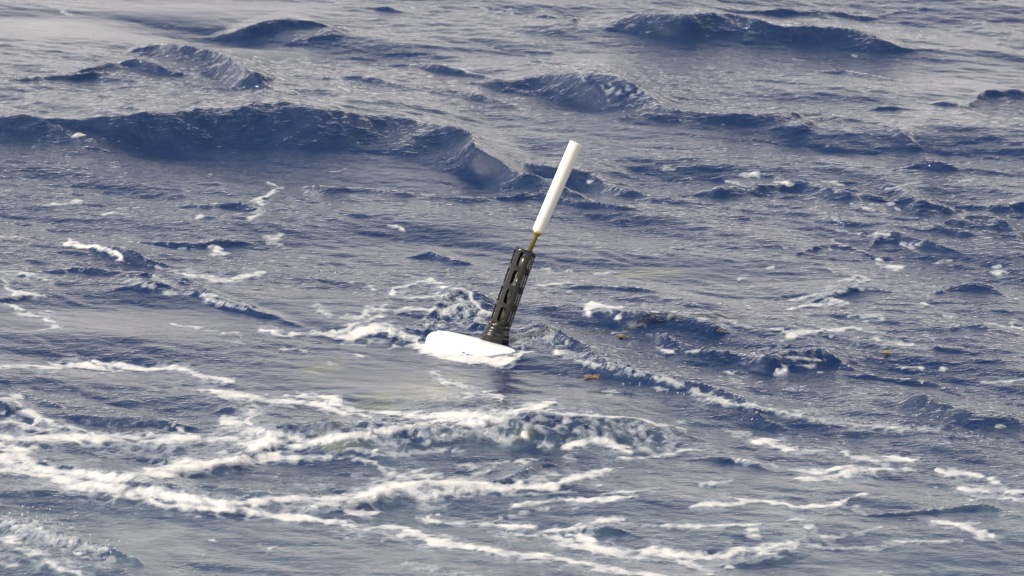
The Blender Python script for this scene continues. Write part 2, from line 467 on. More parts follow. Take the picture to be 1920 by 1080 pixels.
XW = X0 + 0.03 * samp(field(0.25, 1.6, 1.4))
H = np.zeros_like(X0)
face_mask = np.zeros_like(X0)
for pts, slope in RIDGES:
    slope *= 0.66
    xs, ys, ws = [], [], []
    for px, py, fp in pts:
        y_ = at(px, py)[1]
        wf = fp * (y_ / math.cos(PITCH) / FPX) / (slope * math.cos(PITCH) + math.sin(PITCH))
        p = at(px, py, slope * wf)
        xs.append(p[0]); ys.append(p[1]); ws.append(wf)
    xs, ys, ws = map(np.array, (xs, ys, ws))
    o_ = np.argsort(xs); xs, ys, ws = xs[o_], ys[o_], ws[o_]
    g = np.linspace(xs[0], xs[-1], 600)
    kern = np.hanning(61); kern /= kern.sum()
    def sm(v):
        e = np.interp(g, xs, v); e = np.pad(e, 30, mode='edge'); return np.convolve(e, kern, 'valid')
    yg, wg = sm(ys), sm(ws)
    sl = np.where((GX > xs[0] - .1) & (GX < xs[-1] + .1))[0]
    rows = np.where((GY > ys.min() - 1.2) & (GY < ys.max() + 2.4))[0]
    if not len(sl) or not len(rows): continue
    S = np.ix_(rows, sl)
    yc = np.interp(XW[S], g, yg); wf = np.interp(XW[S], g, wg, left=0, right=0)
    # ends taper
    A = slope * wf
    wf = np.maximum(wf, 0.02)
    d = YW[S] - yc
    t = np.clip(-d / (wf * 1.15), 0, 1)
    wb = np.maximum(11 * A, 0.05)
    tb = np.clip(d / wb, 0, 1)
    h = A * np.where(d < 0, (1 - t) ** 1.6, (1 - tb) ** 2)
    H[S] = np.maximum(H[S], h) + 0.35 * np.minimum(H[S], h)
    face_mask[S] = np.maximum(face_mask[S], np.where(d < 0, np.clip(1.3 - 1.1 * t, 0, 1), np.exp(-d / .03)) * np.clip(wf / .06, 0, 1))

# ------------------------------------------------------------------ wind chop
DIR = R(66)
a, ax_, ay_ = field(0.7, 3.5, 2.0, DIR, 5, True)
b, bx_, by_ = field(0.14, 0.75, 2.1, R(63), 5, True)
c, cx_, cy_ = field(0.028, 0.15, 1.7, R(68), 4, True)
m_, mx_, my_ = field(0.35, 1.2, 1.8, R(64), 5, True)
dM = detail(0.5)
gM = 0.0075 * dM * (1 - .92 * calm)
dA, dB, dC = detail(1.2), detail(0.25), detail(0.06)
gA, gB, gC = 0.017 * dA * (1 - .85 * calm), 0.0040 * dB * gain * (1 + .9 * face_mask), 0.00115 * dC * gain * (1 + 1.3 * face_mask)
H = H + samp(a) * gA + samp(b) * gB + samp(c) * gC + samp(m_) * gM
ch = 0.8
X1 = X0 + ch * (samp(ax_) * gA + samp(bx_) * gB + samp(cx_) * gC + samp(mx_) * gM)
Y1 = Y0 + ch * (samp(ay_) * gA + samp(by_) * gB + samp(cy_) * gC + samp(my_) * gM)
# long swell carries on beyond the patch
far = 1 - detail(1.2)
H = H + far * 0.10 * (np.sin(X0 * 0.31 + Y0 * 0.5) * np.sin(Y0 * 0.23 + 1.0)) * np.clip(1 - np.hypot(X0, Y0) / 3000, 0, 1)
del a, ax_, ay_, b, bx_, by_, c, cx_, cy_

# bubbling, broken water: lumps along these lines (px, py, radius)
LUMPS = [([(985, 640), (1030, 630), (1070, 655), (1120, 680), (1180, 695), (1250, 718), (1330, 742), (1430, 772)], 13, .7),
         ([(1430, 772), (1560, 790), (1700, 800), (1900, 830)], 10, .45),
         ([(800, 610), (840, 585), (870, 575), (905, 600)], 22, 1.0),
         ([(420, 570), (470, 580)], 12, .7),
         ([(560, 825), (700, 815), (850, 805), (1000, 800), (1150, 805), (1260, 820)], 26, .7),
         ([(0, 985), (60, 995), (120, 1010), (190, 1040)], 26, 1.0),
         ([(740, 625), (790, 640)], 12, .9), ([(1080, 150), (1200, 190)], 22, .45),
         ([(1400, 660), (1560, 660)], 18, .35), ([(400, 935), (520, 930)], 10, .6)]
U1, V1 = proj(X1, Y1, H)
NW = 0.0
wu = samp(field(0.10, 0.6, 1.5)); wv = samp(field(0.10, 0.6, 1.5))
wu2 = samp(field(0.025, 0.12, 1.2)); wv2 = samp(field(0.025, 0.12, 1.2))
IN = (U1 > -500) & (U1 < 2420) & (V1 > -350) & (V1 < 1400)

def stroke_map(strokes, U, V, mode='foam'):
    out = np.zeros_like(U, dtype=np.float32)
    for pts, w, dens in strokes:
        n_ = len(pts)
        L = [0.0]
        for p, q in zip(pts, pts[1:]): L.append(L[-1] + math.hypot(q[0] - p[0], q[1] - p[1]))
        tot = max(L[-1], 1e-6)
        for i in range(max(1, n_ - 1)):
            p = pts[i]; q = pts[min(i + 1, n_ - 1)]
            m_ = w * 2.6 + 4
            # rows of the sheet lie at roughly constant V: cut the rows first
            vlo, vhi = min(p[1], q[1]) - m_, max(p[1], q[1]) + m_
            r = np.where((ROWMAX >= vlo) & (ROWMIN <= vhi))[0]
            if not len(r): continue
            r0, r1 = r[0], r[-1] + 1
            c_ = np.where((COLMAX >= min(p[0], q[0]) - m_ * 1.6) & (COLMIN <= max(p[0], q[0]) + m_ * 1.6))[0]
            if not len(c_): continue
            c0, c1 = c_[0], c_[-1] + 1
            u = U[r0:r1, c0:c1]; v = V[r0:r1, c0:c1]
            dx, dy = q[0] - p[0], q[1] - p[1]
            l2 = dx * dx + dy * dy + 1e-6
            t = np.clip(((u - p[0]) * dx + (v - p[1]) * dy) / l2, 0, 1)
            ex, ey = u - (p[0] + t * dx), v - (p[1] + t * dy)
            dist = np.sqrt((ex / 1.35) ** 2 + ey ** 2)
            s = (L[i] + t * (L[min(i + 1, n_ - 1)] - L[i])) / tot
            ww = w * (0.45 + 0.55 * np.sqrt(np.clip(np.sin(np.pi * np.clip(s, 0.02, .98)), 0, 1))) if n_ > 1 else w
            val = dens * np.clip(1.45 - 0.95 * dist / ww, 0, 1.15)
            out[r0:r1, c0:c1] = np.maximum(out[r0:r1, c0:c1], val)
    return out

UW = U1 + 9 * wu + 4.0 * wu2
VW = V1 + 3.2 * wv + 1.7 * wv2
UW = np.where(IN, UW, 1e5); VW = np.where(IN, VW, 1e5)
ROWMAX = np.where(IN, VW, -1e9).max(1); ROWMIN = np.where(IN, VW, 1e9).min(1)
COLMAX = np.where(IN, UW, -1e9).max(0); COLMIN = np.where(IN, UW, 1e9).min(0)
lump = stroke_map(LUMPS, UW, VW)
lf, lx_, ly_ = field(0.022, 0.07, 0.9, None, 2, True)
lumpf = samp(lf)
H = H + np.clip(lump, 0, 1) * 0.0042 * np.abs(lumpf) * detail(0.08)
X1 = X1 + np.clip(lump, 0, 1) * 0.003 * samp(lx_) * detail(0.08)
Y1 = Y1 + np.clip(lump, 0, 1) * 0.003 * samp(ly_) * detail(0.08)

# ------------------------------------------------------------------ foam streaks lying on the water
FOAM = [
    # left middle
    ([(-20, 690), (75, 685), (150, 685), (220, 697)], 7, .9), ([(175, 677), (210, 687), (300, 692), (370, 702), (435, 711)], 7, .9),
    ([(375, 727), (415, 740), (475, 752), (540, 755), (600, 762), (650, 775), (690, 787)], 9, .85),
    ([(550, 740), (625, 755), (700, 775), (780, 783), (875, 777), (960, 771), (1040, 765)], 8, .9),
    ([(475, 755), (485, 795)], 9, .75), ([(415, 790), (450, 797), (500, 812), (550, 820), (640, 817)], 15, .8),
    ([(400, 805), (470, 815)], 16, .7),
    ([(-20, 820), (100, 822), (175, 825), (300, 825), (400, 825), (475, 830)], 15, .85),
    ([(-10, 745), (30, 750), (50, 765), (75, 775), (100, 790), (130, 800), (170, 815)], 6, .8),
    ([(0, 790), (40, 795), (80, 805), (110, 800)], 8, .7), ([(70, 770), (60, 795)], 6, .7),
    ([(300, 790), (330, 798), (355, 812)], 6, .75), ([(0, 775), (40, 778)], 4, .6),
    ([(-20, 830), (40, 850), (60, 870), (100, 888), (200, 895), (300, 888), (350, 875), (450, 862), (525, 850)], 14, .95),
    ([(-20, 850), (20, 868), (70, 884)], 18, .9), ([(260, 895), (300, 882), (345, 876), (400, 872)], 15, 1.0),
    ([(-20, 870), (50, 893), (125, 910), (225, 920), (300, 927), (375, 937), (425, 944)], 13, 1.05),
    ([(100, 900), (250, 900), (330, 895)], 12, .85),
    ([(430, 862), (475, 845), (500, 830), (540, 833), (575, 825), (650, 818), (740, 808), (800, 795), (875, 787), (950, 780)], 9, .85),
    ([(470, 838), (500, 828), (525, 830)], 13, 1.0),
    ([(370, 866), (450, 866), (550, 858), (640, 858), (700, 867)], 8, .75), ([(400, 850), (440, 845)], 6, .8),
    ([(700, 872), (750, 888), (825, 897)], 9, .75), ([(740, 890), (800, 880)], 7, .6),
    ([(420, 947), (500, 945), (575, 940), (625, 925), (700, 915), (775, 907), (850, 912), (960, 912), (1020, 905)], 12, 1.0),
    ([(580, 940), (640, 940), (700, 930)], 12, .75), ([(750, 915), (790, 935), (850, 925), (930, 915)], 13, .85),
    ([(650, 958), (710, 965)], 9, .9),
    ([(280, 940), (350, 950), (450, 960), (550, 970), (650, 985), (750, 1002), (850, 1017), (960, 1040), (1035, 1050), (1160, 1070), (1260, 1084)], 8, .9),
    ([(120, 915), (240, 935), (340, 950)], 8, .65),
    ([(-20, 1012), (40, 1018)], 9, .85), ([(30, 1035), (90, 1050), (150, 1070)], 14, .75), ([(-10, 1050), (40, 1062)], 9, .6),
    ([(0, 972), (60, 988), (110, 1004), (170, 1032), (210, 1060)], 14, .55),
    ([(795, 975), (850, 980), (925, 980), (1000, 990)], 7, .8), ([(920, 978), (930, 965)], 5, .7), ([(810, 968), (800, 985)], 7, .7),
    ([(810, 705), (850, 725), (900, 740), (945, 748)], 8, .75), ([(925, 735), (945, 755)], 6, .9),
    ([(490, 617), (540, 625), (625, 622), (700, 615), (740, 620), (770, 636)], 6, .9),
    ([(605, 585), (675, 592), (750, 582), (825, 572)], 6, .8), ([(610, 620), (660, 605), (720, 595)], 5, .7),
    ([(735, 550), (745, 532), (800, 528), (850, 545), (880, 562)], 6, .85), ([(735, 562), (820, 556), (870, 566)], 5, .75),
    ([(655, 522), (690, 530), (705, 540)], 5, .75), ([(620, 640), (680, 632), (760, 640)], 4, .6),
    ([(820, 597), (835, 580), (860, 568), (885, 568), (905, 585)], 6, .8), ([(755, 625), (785, 642)], 7, .9),
    ([(125, 458), (160, 462), (200, 475), (232, 486)], 5, 1.0), ([(0, 438), (45, 448)], 4, .7),
    ([(-10, 515), (60, 516), (110, 528)], 6, .7), ([(340, 510), (400, 520), (440, 523), (505, 517)], 7, .85), ([(270, 495), (340, 512)], 4, .6),
    ([(-10, 530), (25, 545), (80, 560)], 5, .8), ([(15, 562), (50, 580), (85, 592), (120, 612), (70, 622)], 5, .8),
    ([(240, 525), (300, 540), (350, 550)], 6, .55), ([(350, 548), (400, 568), (470, 584)], 6, .6), ([(300, 520), (350, 535)], 5, .6),
    ([(330, 610), (400, 620), (450, 630)], 3.5, .75), ([(430, 630), (458, 648)], 3.5, .7), ([(365, 553), (430, 562)], 2.5, .6),
    ([(525, 661), (570, 663)], 2.5, .7), ([(615, 680), (640, 688)], 4, .7), ([(660, 667), (695, 668)], 3, .6), ([(590, 572), (620, 580)], 4, .6),
    ([(470, 412), (488, 400), (492, 385), (498, 368), (515, 348)], 8, .75), ([(515, 457), (530, 440), (545, 436)], 6, .6),
    ([(570, 358), (580, 362)], 5, .6), ([(728, 422), (748, 428)], 5, .75), ([(90, 384), (110, 380), (140, 377)], 4, .7), ([(185, 398), (235, 400)], 4, .7),
    ([(400, 472), (425, 472)], 4, .8), ([(345, 404), (360, 402)], 3, .7), ([(545, 480), (570, 483)], 3, .6), ([(560, 500), (590, 512)], 4, .55),
    ([(640, 315), (600, 320)], 3, .4), ([(130, 252), (148, 251)], 3, .8), ([(175, 73), (185, 75)], 4, .5), ([(130, 115), (165, 120)], 4, .5), ([(40, 57), (60, 60)], 3, .6), ([(90, 10), (120, 28)], 5, .45),
    ([(850, 8), (900, 25)], 4, .5), ([(610, 2), (650, 1)], 3, .6), ([(760, 14), (830, 10)], 2.5, .5), ([(900, 22), (960, 22)], 2, .4),
    # right top
    ([(1780, 192), (1795, 198)], 6, .8), ([(1462, 338), (1478, 343)], 6, .75), ([(1370, 340), (1395, 342)], 4, .6), ([(1550, 337), (1575, 340)], 4, .6),
    ([(1395, 328), (1440, 327)], 3, .7), ([(1245, 323), (1280, 322)], 2.5, .6), ([(1600, 385), (1625, 398)], 5, .65), ([(1670, 384), (1685, 396)], 4, .6),
    ([(1625, 443), (1665, 443)], 5, .75), ([(1700, 462), (1725, 468), (1740, 460)], 5, .65), ([(1560, 460), (1575, 448)], 5, .6), ([(1115, 335), (1130, 337)], 4, .55),
    ([(1385, 525), (1415, 518)], 5, .8), ([(1000, 505), (1070, 507)], 4, .6), ([(1005, 531), (1075, 532)], 4, .7), ([(1120, 512), (1165, 511)], 4, .6),
    ([(1655, 495), (1695, 499)], 5, .8), ([(1545, 500), (1590, 512)], 4, .6), ([(1440, 498), (1470, 497)], 3, .6), ([(1560, 400), (1570, 430), (1610, 440)], 3, .5),
    ([(1590, 530), (1600, 520), (1625, 535)], 6, .7), ([(1870, 510), (1900, 512)], 6, .65), ([(1760, 493), (1780, 490)], 4, .6), ([(1800, 345), (1840, 335)], 4, .5), ([(1660, 350), (1720, 345)], 3, .5),
    # right middle
    ([(1092, 592), (1105, 575), (1120, 569), (1165, 579)], 6, .95), ([(1255, 596), (1280, 588)], 5, .85), ([(1310, 588), (1350, 593), (1400, 615)], 4, .75),
    ([(1435, 620), (1470, 632), (1535, 622)], 7, .85), ([(1535, 618), (1610, 613), (1655, 622)], 5, .8), ([(1490, 580), (1535, 572), (1575, 560)], 5, .75),
    ([(1500, 560), (1550, 550), (1600, 542)], 5, .7), ([(1595, 588), (1645, 600)], 4, .7), ([(1740, 574), (1760, 577)], 5, .75), ([(1775, 588), (1800, 592)], 5, .6),
    ([(1660, 635), (1705, 645)], 6, .75), ([(1605, 637), (1618, 632)], 6, .7), ([(1845, 605), (1915, 612)], 4, .7), ([(1685, 683), (1732, 693)], 4, .7),
    ([(1840, 720), (1930, 712)], 3, .7), ([(1465, 672), (1545, 676)], 4, .8), ([(1455, 690), (1470, 698)], 6, .8), ([(1492, 690), (1528, 690)], 4, .7),
    ([(1220, 650), (1250, 655)], 5, .7), ([(1285, 653), (1360, 657)], 4, .65), ([(1340, 710), (1390, 700)], 3.5, .6), ([(1155, 625), (1175, 612), (1190, 610)], 5, .7),
    ([(1230, 560), (1260, 567)], 4, .6), ([(1145, 598), (1155, 597)], 4, .6), ([(1470, 732), (1490, 735)], 4, .6), ([(1440, 640), (1460, 645)], 3, .5),
    ([(1215, 735), (1250, 738)], 3, .6), ([(1275, 795), (1295, 798)], 4, .6), ([(1130, 735), (1145, 738)], 4, .6),
    ([(1000, 640), (1030, 622), (1060, 645)], 9, .5), ([(1050, 660), (1110, 680), (1140, 690)], 6, .7), ([(1180, 700), (1260, 720), (1340, 745), (1430, 768), (1500, 785)], 6, .7),
    ([(1500, 780), (1570, 795), (1660, 802), (1760, 812)], 6, .6), ([(1500, 770), (1540, 775)], 8, .6),
    # lower right
    ([(945, 778), (1000, 766), (1035, 758)], 13, .95), ([(1010, 772), (1110, 776), (1185, 787), (1250, 802), (1280, 812)], 5, .85),
    ([(1070, 842), (1110, 829), (1175, 842)], 9, .95), ([(1160, 860), (1210, 855), (1310, 840), (1325, 843)], 6, .75), ([(955, 866), (995, 864)], 6, .75),
    ([(1050, 867), (1080, 862)], 8, .7), ([(955, 912), (990, 905), (1025, 912), (1050, 895), (1145, 887)], 8, .9), ([(1000, 900), (1040, 885)], 9, .6),
    ([(955, 947), (1035, 940), (1110, 940), (1200, 932)], 6, .85), ([(960, 925), (1085, 920)], 4, .7), ([(1135, 925), (1225, 915)], 4.5, .65), ([(1180, 830), (1250, 845)], 5, .6),
    ([(1300, 945), (1410, 940), (1475, 950), (1560, 940), (1610, 925)], 6, .95), ([(1370, 812), (1400, 818)], 5, .7), ([(1410, 824), (1450, 833), (1490, 842)], 7, 1.05),
    ([(1480, 832), (1500, 836)], 4, .7), ([(1495, 848), (1560, 848), (1510, 843)], 5, .6), ([(1600, 850), (1640, 865), (1700, 865)], 10, .8), ([(1655, 860), (1690, 866)], 8, 1.0),
    ([(1460, 880), (1560, 884), (1625, 880)], 5, .8), ([(1485, 900), (1560, 900), (1635, 886), (1700, 882)], 7, .85), ([(1370, 862), (1430, 872), (1460, 878)], 4, .7),
    ([(1320, 905), (1380, 905)], 4, .6), ([(1750, 880), (1810, 890), (1890, 912)], 6, .85), ([(1795, 920), (1860, 925), (1930, 922)], 11, .9), ([(1810, 941), (1885, 935), (1930, 940)], 5, .75),
    ([(1740, 977), (1800, 985), (1835, 1000), (1885, 1010)], 9, .85), ([(1780, 982), (1830, 985)], 8, .7), ([(1480, 975), (1530, 976)], 8, .75), ([(1500, 992), (1540, 990)], 4, .7),
    ([(1385, 998), (1435, 1005)], 8, .7), ([(1210, 985), (1310, 982), (1435, 992)], 5, .75), ([(955, 990), (1000, 985)], 8, .7), ([(1020, 999), (1085, 985), (1130, 977), (1170, 982)], 10, .8),
    ([(1010, 1008), (1060, 1022), (1135, 1033), (1230, 1035), (1285, 1042), (1360, 1040), (1435, 1026), (1500, 1022)], 10, .9),
    ([(1400, 1035), (1450, 1028), (1490, 1026)], 11, .8), ([(1500, 1026), (1610, 1027), (1710, 1020), (1795, 1010)], 4, .7), ([(1045, 1007), (1120, 1018)], 6, .9),
    ([(1250, 1045), (1300, 1063), (1350, 1082)], 9, .7), ([(1510, 1010), (1610, 1000), (1670, 992)], 4, .6), ([(930, 1002), (1000, 1010)], 8, .65),
    ([(1590, 945), (1640, 960)], 3, .5), ([(950, 958), (1040, 955)], 5, .5), ([(860, 875), (900, 880), (930, 870)], 9, .6), ([(890, 895), (940, 885)], 9, .6),
    ([(820, 830), (880, 800), (920, 815)], 13, .55), ([(920, 820), (960, 812)], 11, .6), ([(650, 845), (760, 850), (860, 845)], 7, .5), ([(700, 825), (760, 830)], 9, .4), ([(1000, 835), (1060, 830)], 9, .5), ([(1240, 822), (1270, 835)], 9, .45),
    ([(760, 1055), (830, 1072), (900, 1085)], 8, .5), ([(480, 1025), (500, 1028)], 5, .6),
    # froth washing over the float
    ([(790, 650), (850, 668), (920, 676), (960, 668), (990, 660)], 6, 1.0), ([(745, 648), (800, 656)], 3.5, .8), ([(868, 680), (890, 684)], 3, .9), ([(795, 660), (850, 672), (920, 680), (985, 666)], 6, 1.2),
    ([(975, 655), (1010, 656)], 4, .8), ([(845, 605), (880, 615), (912, 625)], 8, .45), ([(955, 645), (975, 635), (985, 648)], 5, .6),
]
EX = [(p, w * (1.05 if w < 11 else 1.0), dd * (1.06 if p[0][1] > 640 else 1.03)) for p, w, dd in FOAM]
U1, V1 = proj(X1, Y1, H)
UW = np.where(IN, U1 + 10 * wu + 3.0 * wu2, 1e5)
VW = np.where(IN, V1 + 3.4 * wv + 1.3 * wv2, 1e5)
ROWMAX = np.where(IN, VW, -1e9).max(1); ROWMIN = np.where(IN, VW, 1e9).min(1)
COLMAX = np.where(IN, UW, -1e9).max(0); COLMIN = np.where(IN, UW, 1e9).min(0)
foam = stroke_map(EX, UW, VW)
halo = stroke_map([(p, w * 2.6, dd * .52) for p, w, dd in FOAM if p[0][1] > 500], UW, VW)
hole = samp(field(0.04, 0.35, 1.3)); hole2 = samp(field(0.02, 0.06, 1.0))
inpatch = detail(0.08)
foam = np.maximum(foam * (0.93 + 0.13 * hole + 0.06 * hole2), halo * np.clip(0.55 + 0.35 * hole + .1 * hole2, 0, 1))
# scattered small flecks and bubbly veil, thicker in the stirred foreground
lowzone = np.clip((V1 - 560) / 350, 0, 1) * np.clip(1.35 - np.abs(U1 - 960) / 1900, .4, 1)
fleck = np.clip((samp(field(0.05, 0.22, 1.0)) + 0.5 * hole - 2.7 + 0.3 * lowzone), 0, 1) * 1.1 * (0.35 + rough * .4 + lowzone * .6)
foam = np.maximum(foam, fleck)
foam = np.maximum(foam, np.clip(lump, 0, 1) * np.clip(0.42 + 0.22 * lumpf, 0, .8))
foam = np.clip(foam, 0, 1.2) * inpatch
thick = np.clip((foam - .55) / .5, 0, 1)
H = H + thick * (0.0007 + 0.0005 * np.clip(hole, -1.5, 2) + 0.0003 * hole2)
aer = np.clip((V1 - 690) / 330, 0, 1) * 0.7 + 0.5 * stroke_map([([(560, 825), (900, 815), (1260, 825)], 34, 1.0), ([(380, 935), (540, 930)], 14, 1.2), ([(240, 985), (400, 1010)], 42, 1.7), ([(640, 790), (760, 750), (860, 740)], 26, .6)], UW, VW)
aer = np.clip(aer + .12 * hole * (aer > .1), 0, 1) * inpatch
algae = np.clip(stroke_map([([(860, 715), (800, 735), (730, 752), (650, 770)], 26, .75), ([(560, 700), (620, 685), (660, 680)], 13, .6), ([(1170, 517), (1250, 514), (1290, 520)], 8, 1.0), ([(570, 800), (640, 792)], 10, .6),
    ([(600, 835), (640, 838), (690, 830)], 12, .7), ([(960, 815), (990, 810)], 9, .8)], UW, VW), 0, 1) * inpatch
ripple = np.clip((0.6 + 0.45 * rough + 1.6 * face_mask) * (1 - .85 * calm), .07, 2.2)

def grid_mesh(name, X, Y, Z, attr, quads, mat):
    me = bpy.data.meshes.new(name)
    nv, nf = X.size, len(quads)
    me.vertices.add(nv)
    me.vertices.foreach_set('co', np.stack([X.ravel(), Y.ravel(), Z.ravel()], 1).astype(np.float32).ravel())
    me.loops.add(nf * 4); me.polygons.add(nf)
    me.loops.foreach_set('vertex_index', quads.astype(np.int32).ravel())
    me.polygons.foreach_set('loop_start', np.arange(0, nf * 4, 4, dtype=np.int32))
    me.polygons.foreach_set('loop_total', np.full(nf, 4, dtype=np.int32))
    me.polygons.foreach_set('use_smooth', np.ones(nf, dtype=bool))
    me.update(calc_edges=True)
    at_ = me.attributes.new('seamap', 'FLOAT_COLOR', 'POINT')
    at_.data.foreach_set('color', attr.astype(np.float32).ravel())
    me.materials.append(mat)
    o = bpy.data.objects.new(name, me)
    COL.objects.link(o)
    return o

idx = np.arange(NX * NY).reshape(NY, NX)
Q = np.stack([idx[:-1, :-1], idx[:-1, 1:], idx[1:, 1:], idx[1:, :-1]], -1)
attr = np.stack([foam, aer, ripple, algae], -1).reshape(-1, 4)
water = grid_mesh('water', X1, Y1, H, attr, Q.reshape(-1, 4), M_sea)
tag(water, 'deep blue choppy open sea with wind ripples and breaking crests', None, None, 'structure')

# thicker foam stands a few millimetres proud of the water
fz = np.maximum(np.maximum(foam[:-1, :-1], foam[1:, 1:]), np.maximum(foam[:-1, 1:], foam[1:, :-1]))
sel = Q[fz > 0.62]
used, inv = np.unique(sel.ravel(), return_inverse=True)
fo = grid_mesh('sea_foam', X1.ravel()[used], Y1.ravel()[used], H.ravel()[used] + 0.0006 + 0.0010 * thick.ravel()[used],
               attr[used], inv.reshape(-1, 4), M_foam)
tag(fo, 'white streaks and patches of foam floating on the blue sea', 'foam', None, 'stuff')
print('water', NX, NY, 'foam quads', len(sel))

def water_z(x, y):
    i = np.clip(np.searchsorted(GX, x), 0, NX - 1); j = np.clip(np.searchsorted(GY, y), 0, NY - 1)
    return float(H[j, i])

# ------------------------------------------------------------------ the instrument float
K0 = 1.83e-3
def frame(px, py, z, ang, lean):
    """axis in the photo leaning right by ang and towards the viewer by lean"""
    o = Vector(at(px, py, z))
    ax = Vector((1, 0, 0)) * math.sin(ang) + Vector(CU) * math.cos(ang)
    ax = (ax * math.cos(lean) - Vector(CF) * math.sin(lean)).normalized()
    toward = (-Vector(CF)); toward = (toward - ax * toward.dot(ax)).normalized()
    xx = toward; yy = ax.cross(xx)
    m = Matrix((xx, yy, ax)).transposed().to_4x4()      # local +X faces the viewer, +Z up the mast
    m.translation = o
    return m
MF = frame(928, 635, 0.020, R(19.4), R(1.5)) @ Matrix.Scale(0.922, 4)
root = bpy.data.objects.new('instrument_float', None)
COL.objects.link(root)
root.matrix_world = MF
tag(root, 'instrument float with slotted black cage and white antenna tilting out of the sea', 'float')

# white buoyancy collar: rounded thick disc, awash
def hull_bm():
    Rr, T = 0.205, 0.13
    prof = [(0, 0.0), (0.09, 0.0), (0.15, -0.003), (0.178, -0.009)]
    for k in range(1, 9):
        a_ = k / 8 * math.pi / 2
        prof.append((Rr - 0.034 + 0.034 * math.sin(a_), -0.012 - 0.034 * (1 - math.cos(a_))))
    prof += [(Rr, -0.09), (Rr - .01, -0.115), (Rr - .05, -0.135), (0.07, -0.15), (0, -0.15)]
    return lathe(prof, 72)
hull = obj('hull', hull_bm(), M_hull, root)
hull.location = (0.0, 0.004, -0.014)
hull.rotation_euler = (R(5), 0, 0)
hull.scale = (0.74, 1.18, 1)
# body below the collar, seen through the water
bb = lathe([(0, -0.15), (0.05, -0.15), (0.075, -0.17), (0.085, -0.22), (0.085, -0.32), (0.075, -0.38), (0.04, -0.42), (0, -0.43)], 32)
obj('body', bb, M_yellow, root)
seam = obj('seam', lathe([(0.2045, -0.082), (0.2075, -0.084), (0.2078, -0.087), (0.2045, -0.089)], 72), M_white, hull)
# smudged blue print on the front rim of the collar
pb = bmesh.new()
def patch(a0, a1, z0, z1, off=0.0012):
    n_ = 4
    Rr = 0.205 + off
    vs_ = []
    for k in range(n_ + 1):
        a_ = a0 + (a1 - a0) * k / n_
        vs_.append((pb.verts.new((Rr * math.cos(a_), Rr * math.sin(a_), z0)), pb.verts.new((Rr * math.cos(a_), Rr * math.sin(a_), z1))))
    for p, q in zip(vs_, vs_[1:]): pb.faces.new((p[0], q[0], q[1], p[1]))
for k in range(12):
    a_ = 0.28 - 0.065 * k + random.uniform(-.012, .012)
    z_ = -0.060 + random.uniform(-.003, .003)
    patch(a_, a_ + random.uniform(.03, .06), z_, z_ + random.uniform(.002, .006))
    if k % 2: patch(a_ + .005, a_ + .02, z_ - .008, z_ - .004)
obj('print', pb, M_blue, hull)

# black flared collar at the foot of the cage
obj('base_collar', lathe([(0, -0.02), (0.050, -0.02), (0.050, 0.010), (0.0485, 0.013), (0.047, 0.014), (0.0475, 0.018), (0.0475, 0.024), (0.046, 0.027),
                          (0.043, 0.031), (0.0415, 0.036), (0.0405, 0.040), (0.035, 0.040), (0, 0.040)], 48), M_black, root)

# slotted sensor cage
RC = 0.0402; Z0c, Z1c = 0.034, 0.338
def cage_bm():
    bm = bmesh.new()
    ncol, nrow = 6, 4
    pitch = 0.0695
    sw, slh = 0.0235, 0.0560                       # slot width, length
    cw = 2 * math.pi * RC / ncol
    top = Z1c
    z_first = top - 0.0105 - slh / 2
    N = 28
    def cyl(s, z):
        a_ = s / RC
        return bm.verts.new((RC * math.cos(a_), RC * math.sin(a_), z))
    for c in range(ncol):
        s0 = c * cw - R(9) * RC
        for r in range(nrow):
            zc = z_first - r * pitch
            hu = top - zc if r == 0 else pitch / 2
            hd = pitch / 2
            inner, mid, outer = [], [], []
            for k in range(N):
                a_ = 2 * math.pi * (k + .5) / N
                ca, sa = math.cos(a_), math.sin(a_)
                # stadium
                rad = sw / 2; hl = slh / 2 - rad
                if k < N / 4 or k >= N * 3 / 4 or True:
                    iz = hl * (1 if sa > 0 else -1) + rad * sa
                    ix = rad * ca
                    # outer rectangle by max-norm
                    mx = max(abs(ca), abs(sa))
                    ox = ca / mx * cw / 2
                    oz = sa / mx * (hu if sa > 0 else hd)
                inner.append((ix, iz)); outer.append((ox, oz))
            loops = []
            for f in (0.0, 0.12, 0.5, 1.0):
                loops.append([cyl(s0 + i[0] * (1 - f) + o[0] * f, zc + i[1] * (1 - f) + o[1] * f) for i, o in zip(inner, outer)])
            for A_, B_ in zip(loops, loops[1:]):
                for k in range(N):
                    k2 = (k + 1) % N
                    bm.faces.new((A_[k], A_[k2], B_[k2], B_[k]))
            # fill the rectangle corners
            lst = loops[-1]
            for sx in (1, -1):
                for sz in (1, -1):
                    best = [k for k in range(N) if outer[k][0] * sx > 0 and outer[k][1] * sz > 0]
                    side = [k for k in best if abs(abs(outer[k][0]) - cw / 2) < 1e-6]
                    tp = [k for k in best if k not in side]
                    if side and tp:
                        h_ = hu if sz > 0 else hd
                        ks = max(side, key=lambda q: abs(outer[q][1])); kt = max(tp, key=lambda q: abs(outer[q][0]))
                        cv = cyl(s0 + sx * cw / 2, zc + sz * h_)
                        bm.faces.new((lst[ks], lst[kt], cv))
    zb = z_first - (nrow - 1) * pitch - pitch / 2
    n_ = 60
    ra = [bm.verts.new((RC * math.cos(2 * math.pi * k / n_), RC * math.sin(2 * math.pi * k / n_), zb)) for k in range(n_)]
    rb = [bm.verts.new((RC * math.cos(2 * math.pi * k / n_), RC * math.sin(2 * math.pi * k / n_), Z0c)) for k in range(n_)]
    for k in range(n_): bm.faces.new((ra[k], ra[(k + 1) % n_], rb[(k + 1) % n_], rb[k]))
    bmesh.ops.remove_doubles(bm, verts=bm.verts, dist=0.0004)
    return bm
